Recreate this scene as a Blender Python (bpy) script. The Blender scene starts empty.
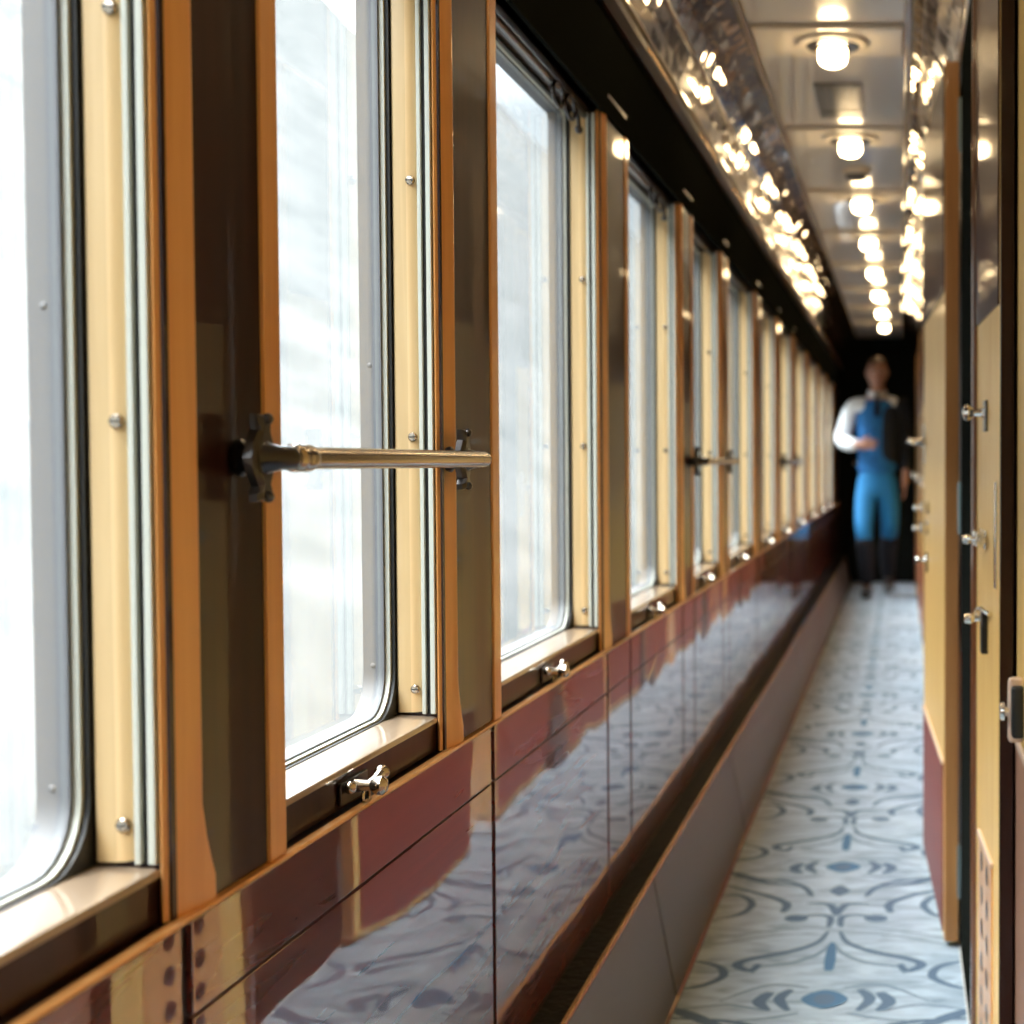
import bpy, bmesh, math, random
from mathutils import Vector, Matrix
random.seed(4)
D = bpy.data
COL = bpy.context.scene.collection
PI = math.pi

# ---------------------------------------------------------------- materials
def nt(name):
    m = D.materials.new(name); m.use_nodes = True
    return m, m.node_tree, m.node_tree.nodes['Principled BSDF']

def setp(b, **k):
    for n, v in k.items():
        n = n.replace('_', ' ')
        b.inputs[n].default_value = v

def plain(name, col, rough=.5, metal=0., coat=0., coat_ior=1.5, ior=1.5, bump=0., bscale=8.):
    m, t, b = nt(name)
    setp(b, Base_Color=(*col, 1), Roughness=rough, Metallic=metal, Coat_Weight=coat, Coat_Roughness=.03, Coat_IOR=coat_ior, IOR=ior)
    if bump:
        tc = t.nodes.new('ShaderNodeTexCoord'); n = t.nodes.new('ShaderNodeTexNoise'); n.inputs['Scale'].default_value = bscale
        n.inputs['Detail'].default_value = 1.5
        bp = t.nodes.new('ShaderNodeBump'); bp.inputs['Strength'].default_value = 1; bp.inputs['Distance'].default_value = bump
        t.links.new(tc.outputs['Object'], n.inputs['Vector']); t.links.new(n.outputs['Fac'], bp.inputs['Height'])
        t.links.new(bp.outputs['Normal'], b.inputs['Normal']); t.links.new(bp.outputs['Normal'], b.inputs['Coat Normal'])
    return m

def wood(name, c0, c1, rough=.35, coat=1., coat_ior=1.5, scale=(60, 60, 3), bump=0., bscale=3., ior=1.5, croug=.04, spec=.5):
    m, t, b = nt(name)
    tc = t.nodes.new('ShaderNodeTexCoord'); mp = t.nodes.new('ShaderNodeMapping'); mp.inputs['Scale'].default_value = scale
    n = t.nodes.new('ShaderNodeTexNoise'); n.inputs['Scale'].default_value = 1.; n.inputs['Detail'].default_value = 4; n.inputs['Distortion'].default_value = .6
    r = t.nodes.new('ShaderNodeValToRGB')
    r.color_ramp.elements[0].position = .3; r.color_ramp.elements[0].color = (*c0, 1)
    r.color_ramp.elements[1].position = .7; r.color_ramp.elements[1].color = (*c1, 1)
    L = t.links.new
    L(tc.outputs['Object'], mp.inputs['Vector']); L(mp.outputs['Vector'], n.inputs['Vector']); L(n.outputs['Fac'], r.inputs['Fac'])
    L(r.outputs['Color'], b.inputs['Base Color'])
    setp(b, Roughness=rough, Coat_Weight=coat, Coat_Roughness=croug, Coat_IOR=coat_ior, IOR=ior)
    b.inputs['Specular IOR Level'].default_value = spec
    if bump:
        n2 = t.nodes.new('ShaderNodeTexNoise'); n2.inputs['Scale'].default_value = bscale; n2.inputs['Detail'].default_value = 1
        bp = t.nodes.new('ShaderNodeBump'); bp.inputs['Strength'].default_value = 1; bp.inputs['Distance'].default_value = bump
        L(tc.outputs['Object'], n2.inputs['Vector']); L(n2.outputs['Fac'], bp.inputs['Height'])
        L(bp.outputs['Normal'], b.inputs['Coat Normal']); L(bp.outputs['Normal'], b.inputs['Normal'])
    return m

def emis(name, col, s):
    m, t, b = nt(name)
    setp(b, Base_Color=(1, .9, .75, 1), Emission_Color=(*col, 1), Emission_Strength=s, Roughness=.3)
    return m

M = {}
M['cream'] = wood('cream satinwood', (.56, .385, .18), (.68, .50, .26), coat=.5)
M['honey'] = wood('honey wood', (.80, .45, .125), (.92, .61, .20), rough=.45, coat=.25, coat_ior=1.45)
M['wine'] = wood('wine red wood', (.17, .028, .020), (.26, .048, .032), rough=.5, coat=.15, spec=.2)
M['darkpanel'] = wood('umber lacquer', (.040, .013, .007), (.075, .026, .012), rough=.4, coat=.4, coat_ior=1.5, spec=.1)
M['edge_tone'] = wood('satinwood edge tone', (.70, .49, .24), (.80, .59, .32), coat=.4)
M['edgewood'] = wood('orange brown wood', (.50, .21, .065), (.62, .30, .10), rough=.4, coat=.3)
M['teak'] = wood('orange teak', (.70, .32, .10), (.82, .42, .15), coat=.5, coat_ior=1.5)
M['sillwood'] = wood('pale sill wood', (.30, .215, .145), (.37, .275, .19), scale=(60, 3, 60), coat=1.)
M['mahogany'] = wood('dark mahogany lacquer', (.017, .006, .004), (.032, .010, .006), rough=.35, coat=.40, coat_ior=1.5, spec=.1, bump=.0004, bscale=2.2, croug=.015)
M['redwood'] = wood('red mahogany lacquer', (.095, .015, .010), (.15, .024, .014), rough=.3, coat=1., coat_ior=2.35, bump=.0022, bscale=3.2, scale=(40, 3, 40), croug=.015, spec=.1)
M['brown'] = wood('brown lacquer', (.11, .038, .015), (.17, .062, .024), rough=.3, coat=1., coat_ior=1.6)
M['blacklac'] = plain('black lacquer', (.012, .013, .011), rough=.6)
D.materials['black lacquer'].node_tree.nodes['Principled BSDF'].inputs['Specular IOR Level'].default_value = 0
M['cove'] = plain('mirror lacquer cove', (.11, .055, .027), rough=.06, metal=.5, coat=1., coat_ior=1.6, bump=.0045, bscale=9.)
M['black'] = plain('black rubber', (.008, .009, .009), rough=.45)
M['greypaint'] = plain('pale grey paint', (.13, .135, .145), rough=.5)
M['track'] = plain('grey green track', (.50, .52, .46), rough=.4)
M['chrome'] = plain('chrome', (.85, .82, .76), rough=.12, metal=1.)
M['nickel'] = plain('aged nickel', (.50, .43, .35), rough=.18, metal=1.)
M['bronze'] = plain('dark bronze', (.06, .055, .055), rough=.28, metal=1., coat=.3)
M['brass'] = plain('brass', (.62, .37, .15), rough=.25, metal=1.)
M['heater'] = plain('grey brown enamel', (.125, .108, .098), rough=.45)
M['grille'] = plain('dark grille', (.008, .009, .007), rough=.6, bump=.004, bscale=60)
D.materials['dark grille'].node_tree.nodes['Principled BSDF'].inputs['Specular IOR Level'].default_value = .1
M['ceiling'] = plain('grey beige ceiling', (.74, .66, .57), rough=.38, coat=.5)
M['rib'] = plain('cream ceiling rib', (.82, .72, .57), rough=.4, coat=.5)
M['dark'] = plain('near black', (.006, .006, .006), rough=.4)
M['teal'] = plain('blue grey steel', (.25, .33, .34), rough=.35, metal=.7)
M['white'] = plain('white plastic', (.8, .8, .78), rough=.4)
M['pink'] = plain('pinkish brown panel', (.42, .215, .135), rough=.4, coat=.5)
M['rim'] = plain('pale rim', (.72, .52, .38), rough=.4, coat=.4)
M['lampglass'] = emis('glowing lamp glass', (1, .72, .38), 36)
M['carpet_navy'] = plain('navy carpet pile', (.13, .195, .275), rough=.95)
M['carpet_slate'] = plain('slate carpet pile', (.25, .33, .41), rough=.95)
M['carpet_blue'] = plain('blue carpet pile', (.10, .205, .33), rough=.95)
M['binding'] = plain('pale binding', (.75, .72, .66), rough=.9)

def carpet_mat():
    m, t, b = nt('blue grey carpet pile')
    tc = t.nodes.new('ShaderNodeTexCoord'); mp = t.nodes.new('ShaderNodeMapping'); mp.inputs['Scale'].default_value = (5, 14, 1)
    n = t.nodes.new('ShaderNodeTexNoise'); n.inputs['Scale'].default_value = 1.3; n.inputs['Detail'].default_value = 3; n.inputs['Distortion'].default_value = 1.6
    r = t.nodes.new('ShaderNodeValToRGB')
    e = r.color_ramp.elements
    e[0].position = .30; e[0].color = (.23, .32, .40, 1); e[1].position = .62; e[1].color = (.53, .65, .74, 1)
    f = t.nodes.new('ShaderNodeTexNoise'); f.inputs['Scale'].default_value = 400
    bp = t.nodes.new('ShaderNodeBump'); bp.inputs['Strength'].default_value = .6; bp.inputs['Distance'].default_value = .002
    L = t.links.new
    L(tc.outputs['Object'], mp.inputs['Vector']); L(mp.outputs['Vector'], n.inputs['Vector']); L(n.outputs['Fac'], r.inputs['Fac']); L(r.outputs['Color'], b.inputs['Base Color'])
    L(tc.outputs['Object'], f.inputs['Vector']); L(f.outputs['Fac'], bp.inputs['Height']); L(bp.outputs['Normal'], b.inputs['Normal'])
    setp(b, Roughness=.95); b.inputs['Sheen Weight'].default_value = .3
    return m
M['carpet'] = carpet_mat()

def glass_mat():
    m = D.materials.new('window glass'); m.use_nodes = True; t = m.node_tree; t.nodes.clear()
    o = t.nodes.new('ShaderNodeOutputMaterial'); mx = t.nodes.new('ShaderNodeMixShader'); tr = t.nodes.new('ShaderNodeBsdfTransparent'); g = t.nodes.new('ShaderNodeBsdfGlossy')
    fr = t.nodes.new('ShaderNodeFresnel'); ge = t.nodes.new('ShaderNodeNewGeometry'); ma = t.nodes.new('ShaderNodeMath'); ma.operation = 'MULTIPLY_ADD'
    ma.inputs[1].default_value = 1 / 1.45 - 1.45; ma.inputs[2].default_value = 1.45
    t.links.new(ge.outputs['Backfacing'], ma.inputs[0]); t.links.new(ma.outputs[0], fr.inputs['IOR'])
    tr.inputs['Color'].default_value = (.95, .97, .965, 1); g.inputs['Roughness'].default_value = .0
    t.links.new(fr.outputs[0], mx.inputs[0]); t.links.new(tr.outputs[0], mx.inputs[1]); t.links.new(g.outputs[0], mx.inputs[2]); t.links.new(mx.outputs[0], o.inputs[0])
    return m
M['glass'] = glass_mat()

def hill_mat():
    m, t, b = nt('misty snowy slope')
    tc = t.nodes.new('ShaderNodeTexCoord'); mp = t.nodes.new('ShaderNodeMapping'); mp.inputs['Scale'].default_value = (.9, .35, .9)
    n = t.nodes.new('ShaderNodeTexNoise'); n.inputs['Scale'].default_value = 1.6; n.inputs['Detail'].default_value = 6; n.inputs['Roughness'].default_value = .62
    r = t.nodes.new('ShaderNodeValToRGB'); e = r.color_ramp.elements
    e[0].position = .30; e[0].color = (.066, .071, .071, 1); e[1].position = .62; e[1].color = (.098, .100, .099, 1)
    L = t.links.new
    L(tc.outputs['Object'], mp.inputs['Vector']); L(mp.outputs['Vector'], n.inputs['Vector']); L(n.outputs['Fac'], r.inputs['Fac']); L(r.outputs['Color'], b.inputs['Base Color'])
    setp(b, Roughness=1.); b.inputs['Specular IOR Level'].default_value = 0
    return m
M['hill'] = hill_mat()

# ---------------------------------------------------------------- mesh builder
class MB:
    def __init__(s, *mats): s.bm = bmesh.new(); s.mats = mats; s.mi = 0
    def use(s, i): s.mi = i; return s
    def face(s, vs):
        try:
            f = s.bm.faces.new(vs); f.material_index = s.mi; f.smooth = True; return f
        except ValueError: return None
    def box(s, x0, x1, y0, y1, z0, z1, bev=0., seg=2):
        x0, x1 = sorted((x0, x1)); y0, y1 = sorted((y0, y1)); z0, z1 = sorted((z0, z1))
        v = [s.bm.verts.new((x, y, z)) for x in (x0, x1) for y in (y0, y1) for z in (z0, z1)]
        fs = [s.face([v[i] for i in q]) for q in ((0, 1, 3, 2), (4, 6, 7, 5), (0, 4, 5, 1), (2, 3, 7, 6), (0, 2, 6, 4), (1, 5, 7, 3))]
        if bev:
            es = list({e for f in fs for e in f.edges})
            r = bmesh.ops.bevel(s.bm, geom=es, offset=min(bev, .45 * min(x1 - x0, y1 - y0, z1 - z0)), segments=seg, affect='EDGES', profile=.5)
            for f in r['faces']: f.material_index = s.mi; f.smooth = True
        return s
    def loft(s, rings, cap=True, closed=True):
        R = [[s.bm.verts.new(p) for p in r] for r in rings]
        n = len(R[0])
        for a, b in zip(R, R[1:]):
            for i in range(n if closed else n - 1):
                j = (i + 1) % n
                s.face((a[i], a[j], b[j], b[i]))
        if cap:
            s.face(R[0][::-1]); s.face(R[-1])
        return s
    def prism_z(s, poly, z0, z1): return s.loft([[(x, y, z0) for x, y in poly], [(x, y, z1) for x, y in poly]])
    def prism_y(s, poly, y0, y1): return s.loft([[(x, y0, z) for x, z in poly], [(x, y1, z) for x, z in poly]])
    def prism_x(s, poly, x0, x1): return s.loft([[(x0, y, z) for y, z in poly], [(x1, y, z) for y, z in poly]])
    def lathe(s, prof, origin=(0, 0, 0), axis='z', n=24):
        o = Vector(origin); rings = []
        for r, h in prof:
            ring = []
            for i in range(n):
                a = 2 * PI * i / n; c, d = r * math.cos(a), r * math.sin(a)
                p = {'z': (c, d, h), 'x': (h, c, d), 'y': (d, h, c)}[axis]
                ring.append(o + Vector(p))
            rings.append(ring)
        return s.loft(rings)
    def tube(s, path, rad, n=14, cap=True):
        P = [Vector(p) for p in path]; rings = []
        up = None
        for i, p in enumerate(P):
            tng = ((P[min(i + 1, len(P) - 1)] - P[max(i - 1, 0)])).normalized()
            if up is None:
                up = Vector((0, 0, 1)) if abs(tng.z) < .9 else Vector((1, 0, 0))
            a = tng.cross(up).normalized(); up = a.cross(tng).normalized()
            r = rad[i] if isinstance(rad, (list, tuple)) else rad
            rings.append([p + a * math.cos(2 * PI * k / n) * r + up * math.sin(2 * PI * k / n) * r for k in range(n)])
        return s.loft(rings, cap)
    def sphere(s, c, r, n=16, sc=(1, 1, 1)):
        m = Matrix.Translation(c) @ Matrix.Diagonal((*sc, 1))
        g = bmesh.ops.create_uvsphere(s.bm, u_segments=n, v_segments=max(8, n // 2), radius=r, matrix=m)
        for v in g['verts']:
            for f in v.link_faces: f.material_index = s.mi; f.smooth = True
        return s
    def ring_x(s, outer, inner, x0, x1):
        n = len(outer); V = []
        for x in (x0, x1):
            V.append([[s.bm.verts.new((x, y, z)) for y, z in outer], [s.bm.verts.new((x, y, z)) for y, z in inner]])
        for i in range(n):
            j = (i + 1) % n
            s.face((V[0][0][i], V[0][0][j], V[0][1][j], V[0][1][i])); s.face((V[1][0][i], V[1][1][i], V[1][1][j], V[1][0][j]))
            s.face((V[0][0][i], V[1][0][i], V[1][0][j], V[0][0][j])); s.face((V[0][1][i], V[0][1][j], V[1][1][j], V[1][1][i]))
        return s
    def build(s, name, parent=None, loc=(0, 0, 0), sharp=35):
        bmesh.ops.recalc_face_normals(s.bm, faces=s.bm.faces)
        for e in s.bm.edges:
            if len(e.link_faces) == 2 and e.calc_face_angle(0) > math.radians(sharp): e.smooth = False
        me = D.meshes.new(name); s.bm.to_mesh(me); s.bm.free()
        for m in s.mats: me.materials.append(M[m] if isinstance(m, str) else m)
        o = D.objects.new(name, me); COL.objects.link(o); o.location = loc
        if parent: o.parent = parent
        if sharp < 180:
            wn = o.modifiers.new('normals', 'WEIGHTED_NORMAL'); wn.keep_sharp = True; wn.weight = 100
        return o

def rrect(y0, y1, z0, z1, r, n=6, rt=None):
    out = []; q = rt or r; r0 = r
    for r, cy, cz, a0 in ((r0, y1 - r0, z0 + r0, -PI / 2), (q, y1 - q, z1 - q, 0), (q, y0 + q, z1 - q, PI / 2), (r0, y0 + r0, z0 + r0, PI)):
        for i in range(n + 1):
            a = a0 + PI / 2 * i / n
            out.append((cy + r * math.cos(a), cz + r * math.sin(a)))
    return out

def tag(o, label, cat, group=None, kind=None):
    o['label'] = label; o['category'] = cat
    if group: o['group'] = group
    if kind: o['kind'] = kind
    return o
def empty(name, loc, rz=0.):
    o = D.objects.new(name, None); COL.objects.link(o); o.location = loc; o.rotation_euler = (0, 0, rz); o.empty_display_size = .05
    return o
def dup_tree(o, parent=None):
    c = o.copy(); COL.objects.link(c)
    if parent: c.parent = parent
    for ch in list(o.children): dup_tree(ch, c)
    return c
ORD = ['nearest', 'second', 'third', 'fourth', 'fifth', 'sixth', 'seventh', 'eighth', 'ninth', 'tenth', 'eleventh', 'twelfth', 'thirteenth', 'fourteenth']

YB, YE = -1.9, 12.4        # back and far end of the corridor
XW = -.515                 # front of the left wall
# columns of the window side (start, end)
CO = [(-1.06, -.86), (-.05, .14), (1.05, 1.237), (1.683, 1.907), (2.584, 2.826), (3.485, 3.70), (4.279, 4.45), (5.273, 5.50), (6.195, 6.38),
      (7.096, 7.28), (8.13, 8.33), (9.18, 9.38), (10.22, 10.42), (11.24, 11.44)]
ZM, ZS, ZH, ZC = .676, .714, 1.602, 1.64

# ---------------------------------------------------------------- floor, walls, ceiling
tag(MB('dark').box(-.68, .45, YB, YE + .6, -.06, 0).build('floor'), 'dark corridor floor under the carpet runner', 'floor', kind='structure')

w = MB('mahogany')
w.box(-.60, XW, YB, YE, 0, ZM - .002)
w.box(-.60, XW, YB, YE, ZH, 1.86)
ends = [YB] + [c for p in CO for c in p] + [YE]
for a, b in CO: w.box(-.60, XW - .006, a + .002, b - .002, ZM - .004, ZH + .002)
w.box(-.60, XW - .006, CO[-1][1] + .3, YE, ZM - .004, ZH + .002)
w.box(-.60, XW - .006, YB, YB + .25, ZM - .004, ZH + .002)
wl = tag(w.build('wall_left'), 'dark lacquered window side wall of the corridor', 'wall', kind='structure')
# lower lacquered panels, split by narrow dark gaps
cuts = []
for i, (a, b) in enumerate(CO):
    cuts.append(a + .01 if i != 3 else b - .045)
    if i in (4, 5, 6, 8, 10): cuts.append(b - .01)
cuts = [YB] + cuts + [YE]
for a, b in zip(cuts, cuts[1:]):
    MB('redwood').box(XW - .001, -.5095, a + .008, b - .008, .6025, .671, .001).box(XW - .001, -.5095, a + .008, b - .008, .236, .600, .001).build('lower_panel', wl)
MB('dark').box(XW - .002, -.5145, YB, YE, .22, .672).build('panel_gap_backing', wl)
MB('mahogany').prism_y([(-.516, .228), (-.5065, .228), (-.5075, .232), (-.5095, .236), (-.511, .240), (-.516, .240)], YB, YE).build('panel_foot_bead', wl)
MB('teak').prism_y([(-.516, .672), (-.508, .672), (-.507, .6740), (-.508, .676), (-.516, .676)], YB, YE).build('waist_bead', wl)
MB('blacklac').prism_y([(-.53, ZH), (-.508, ZH), (-.508, ZC), (-.502, ZC + .01), (-.502, 1.765), (-.53, 1.765)], YB, YE).build('frieze_board', wl)
ld = MB('mahogany').prism_y([(-.53, 1.765), (-.492, 1.765), (-.480, 1.777), (-.480, 1.792), (-.492, 1.80), (-.492, 1.815), (-.53, 1.815)], YB, YE).build('cornice_ledge', wl)
for i in range(14):
    y = 2.15 + i * .72
    MB('brass').box(-.4805, -.477, y, y + .34, 1.781, 1.787, .001).build('brass_inlay', ld)

def cove(name, prof, back, parent):
    return MB('cove').prism_y(prof + [(back, prof[-1][1] + .02), (back, prof[0][1] - .01)], YB, YE).build(name, parent, sharp=3)
cl = cove('trim_1', [(-.494, 1.815), (-.482, 1.868), (-.465, 1.914), (-.440, 1.956), (-.406, 1.993), (-.362, 2.024)], -.60, None)
tag(cl, 'glossy curved cornice above the windows reflecting the lamps', 'cornice', kind='structure')
for x, z in ((-.490, 1.822), (-.465, 1.914), (-.366, 2.016)):
    MB('brown').tube([(x, YB, z), (x, YE, z)], .006, 10).build('cornice_bead', cl)
cr = cove('trim_2', [(.128, 1.815), (.117, 1.868), (.101, 1.914), (.078, 1.956), (.050, 1.993), (.012, 2.024)], .40, None)
tag(cr, 'glossy curved cornice above the compartment doors', 'cornice', kind='structure')
for x, z in ((.124, 1.822), (.016, 2.016)):
    MB('brown').tube([(x, YB, z), (x, YE, z)], .009, 10).build('cornice_bead', cr)

cei = tag(MB('ceiling').box(-.66, .45, YB, YE + .4, 2.03, 2.10).build('ceiling'), 'grey beige corridor ceiling crossed by cream ribs', 'ceiling', kind='structure')
LAMPY = [-.58, .48, 1.55, 2.61, 3.67, 4.74, 5.80, 6.80, 7.85, 8.90, 9.95, 11.0]
for y in LAMPY:
    MB('rib').box(-.355, .005, y - .115, y + .135, 2.018, 2.031, .005).build('ceiling_rib', cei)

tag(MB('dark').box(-.70, .5, YB - .1, YB, 0, 2.1).build('wall_back'), 'dark end wall behind the camera', 'wall', kind='structure')
e = MB('blacklac').box(-.7, .5, YE + .16, YE + .2, 0, 2.1).box(-.66, -.47, YE, YE + .08, 0, 2.03).box(.10, .45, YE, YE + .08, 0, 2.03).box(-.47, .10, YE, YE + .08, 1.93, 2.03).build('wall_end')
tag(e, 'dark vestibule wall at the far end of the corridor', 'wall', kind='structure')
dd = tag(empty('door_1', (-.185, YE + .06, 0)), 'dark door closing the far end of the corridor behind the steward', 'door', kind='structure')
MB('blacklac').box(-.283, .283, -.02, .02, .01, 1.925, .004).build('leaf', dd)
MB('chrome').lathe([(.004, 0), (.012, -.03), (.018, -.045), (.0, -.055)], (-.2, -.02, 1.0), 'y').build('knob', dd)

# ---------------------------------------------------------------- windows and columns
def make_window(i, a, b):
    root = empty('window_%d' % i, (-.57, (a + b) / 2, ZS)); X0, Y0, Z0 = root.location
    L = b - a; ha, hb = -L / 2, L / 2; H = ZH - ZS
    # local: x about glass plane, y about centre, z about sill
    op = rrect(ha, hb, -.002, H, .0012)
    inn = rrect(ha + .0085, hb - .0085, .004, H - .006, .05, rt=.014)
    MB('black').ring_x(op, inn, -.006, .003).build('gasket', root)
    fr = rrect(ha + .016, hb - .016, .008, H - .010, .046, rt=.012)
    bead = rrect(ha + .0125, hb - .0125, .006, H - .008, .048, rt=.013)
    MB('track').ring_x(inn, bead, -.0062, -.001).build('glazing_bead', root)
    big = rrect(ha - .03, hb + .03, -.03, H + .03, .001)
    f = MB('greypaint').ring_x(big, fr, -.030, -.0065).build('outer_frame', root)
    for z in (.06, H / 2 - .05, H - .08): MB('greypaint').sphere((-.019, hb - .0158, z), .003, 10, (1, .5, 1)).build('outer_screw', f)
    MB('glass').box(-.0085, -.0075, ha + .005, hb - .005, .002, H - .005).build('pane', root)
    # jamb strips
    for sgn, yy in ((1, hb), (-1, ha)):
        def Y(d): return yy - sgn * d
        pl = [(.004, Y(0)), (.004, Y(.0035)), (.0065, Y(.006)), (.020, Y(.006)), (.0255, Y(.0045)), (.030, Y(.0015)), (.031, Y(0))]
        js = MB('cream').prism_z(pl, .006, H - .004)
        js.mats = ['cream', 'edge_tone']  # rounded edge: its reflection and shade painted in as a second tone
        for f_ in js.bm.faces:
            if f_.calc_center_median().x > .021 and abs(f_.normal.z) < .5: f_.material_index = 1
        js = js.build('jamb_strip', root)
        if sgn > 0:
            for z in (.032, .315, .60):
                MB('nickel', 'dark').lathe([(.0052, 0), (.0052, -.002), (.004, -.0032), (.0, -.0036)], (.0245, hb - .0046, z), 'y', 14).use(1).box(.0205, .0285, hb - .0086, hb - .0082, z - .0006, z + .0006).build('screw', js)
        MB('track', 'black').box(.032, .0365, Y(0), Y(.006), .004, H - .004, .0008).box(.0415, .047, Y(0), Y(.006), .004, H - .004, .0008).use(1).box(.0362, .0418, Y(-.004), Y(.001), .004, H - .004).build('blind_track', root)
    s = MB('sillwood').loft([[(-.004, y, -.006), (-.004, y, .0035), (.043, y, .0005), (.0462, y, -.0005), (.0475, y, -.0025), (.0475, y, -.006)] for y in (ha + .001, hb - .001)]).build('sill', root)
    MB('mahogany').box(-.004, .0462, ha + .001, hb - .001, -.0375, -.0058).build('sill_front', root)
    # latch in the middle of the sill front
    ly = -.04
    g = MB('nickel', 'bronze')
    g.use(1).box(.0462, .050, ly - .035, ly + .035, -.034, -.012, .0015)
    g.use(0).lathe([(.007, 0), (.0055, .008), (.005, .016), (.009, .022), (.0095, .027), (.006, .031), (0, .032)], (.049, ly, -.021), 'x', 16)
    g.tube([(.062, ly, -.021), (.064, ly + .014, -.019), (.064, ly + .030, -.016)], [.004, .0045, .0055], 10)
    g.sphere((.064, ly + .033, -.0155), .0075, 12).sphere((.054, ly - .024, -.018), .006, 12)
    g.tube([(.056, ly + .012 + .009 * math.cos(t), -.036 + .013 * math.sin(t)) for t in [k * PI / 8 for k in range(17)]], .0017, 8)
    g.build('latch', root)
    rl = MB('bronze').tube([(.030, ha + .01, H - .010), (.030, hb - .01, H - .010)], .0055, 10)
    rl.build('blind_rail', root)
    if i in (3, 4):
        y = hb - .22
        hk = MB('bronze')
        for c in (0, .085):
            hk.tube([(.034, y + c + .036 * math.cos(t), H - .026 + .018 * math.sin(t)) for t in [k * PI / 10 for k in range(21)]], .0032, 8)
        hk.tube([(.034, y + .12, H - .02), (.036, y + .135, H - .03), (.036, y + .14, H - .046)], .004, 8).sphere((.036, y + .14, H - .05), .007, 10)
        hk.build('blind_hook', root)
    return root

wlabel = {0: 'window behind the camera position', 1: 'nearest tall window at the left edge, snowy slope outside',
          2: 'narrow window crossed by the nearest brass handrail'}
nW = 0
for i, ((_, a), (b, _)) in enumerate(zip(CO, CO[1:])):
    r = make_window(i, a, b)
    if i in wlabel: lb = wlabel[i]
    else: lb = '%s window along the left wall counted from the camera%s' % (ORD[i - 1], ', crossed by a handrail' if i in (5, 8) else '')
    tag(r, lb, 'window', 'corridor windows', 'structure')

def make_column(i, a, b):
    root = empty('trim_%d' % (i + 3), (XW, a, ZM)); L = b - a; H = ZC - ZM
    rev = MB('mahogany').box(-.084, 0, .001, L - .001, 0, H, 0).build('column_core', root)
    # rounded golden moulding on the side towards the camera, flaring at the foot
    rings = []
    for z, k in ((0.0, .020), (.018, .019), (.032, .013), (.05, .006), (.075, 0), (H - .03, 0), (H - .008, .001), (H, .004)):
        rings.append([(-.007, -.0015, z), (-.0045, -.0035, z), (-.0025, .000, z), (.000, .008, z), (.0025, .018 + k * .5, z), (.0052, .033 + k, z), (.0045, .039 + k, z), (-.004, .039 + k, z)])
    MB('teak').loft(rings).build('edge_moulding', root)
    MB('mahogany').box(0, .003, .042, L - .034, .002, H - .002, .0012).build('mirror_panel', root)
    MB('teak').box(-.002, .0052, L - .032, L, .0, H - .002, .002).build('edge_strip', root)
    MB('brown').prism_x([(0.04, H - .005), (L - .03, H - .005), (L - .035, H + .012), (L / 2, H + .022), (.045, H + .012)], -.002, .0075).build('column_cap', root)
    return root
for i, (a, b) in enumerate(CO):
    r = make_column(i, a, b)
    if i < 2: lb = 'lacquered pier beside the camera, %s of two' % ('rear' if i == 0 else 'front')
    elif i == 2: lb = 'nearest lacquered pier between windows, bearing the near end of the handrail'
    else: lb = '%s lacquered pier between the windows counted from the camera' % ORD[i - 2]
    tag(r, lb, 'pillar', 'piers between the windows', 'structure')

# ---------------------------------------------------------------- handrails
def handrail(y0, y1):
    root = empty('handrail', (XW + .003, y0, 1.004)); L = y1 - y0
    xb = .037
    bar = MB('nickel').tube([(xb, .008, 0), (xb, L - .003, 0), (xb, L + .008, 0), (xb, L + .011, 0)], [.0092, .0092, .0080, .002], 20)
    bar = bar.build('bar', root)
    MB('nickel').lathe([(.008, .012), (.0108, .015), (.0116, .020), (.0100, .025), (.0112, .030), (.0116, .040), (.0102, .046), (.0094, .050)], (xb, 0, 0), 'y', 20).build('collar', bar)
    for yy, sg in ((0, 1), (L - .012, -1)):
        g = MB('bronze')
        half = ((-.034, .0115), (-.028, .0125), (-.022, .008), (-.012, .0165), (0, .0215), (.012, .0165), (.022, .008), (.028, .0095), (.034, .0090))
        pr = [(yy + hw, z) for z, hw in half] + [(yy - hw, z) for z, hw in half[::-1]]
        g.loft([[(.014, y, z) for y, z in pr], [(.020, yy + (y - yy) * .95, z * .99) for y, z in pr], [(.024, yy + (y - yy) * .62, z * .92) for y, z in pr]])
        g.lathe([(.0135, 0), (.0145, .002), (.0145, .005), (.011, .008), (.0095, .012), (.0095, .016)], (0, yy, 0), 'x', 20)
        g.tube([(.022, yy, 0), (.026, yy, 0), (.033, yy + sg * .001, 0), (xb - .001, yy + sg * .005, 0), (xb, yy + sg * .014, 0)], [.015, .0115, .0095, .0095, .0094], 18)
        for z in (-.030, .030): g.sphere((.024, yy, z), .0045, 10)
        br = g.build('bracket', root); br['label'] = 'dark bronze bracket'
    return root
for k, (y0, y1) in enumerate(((1.157, 1.705), (3.62, 4.33), (6.30, 7.14))):
    tag(handrail(y0, y1), ('nearest metal handrail across the narrow window, dark bronze brackets', 'second handrail along the windows, behind the nearest one', 'farthest of the three window handrails')[k], 'handrail', 'window handrails')

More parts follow.
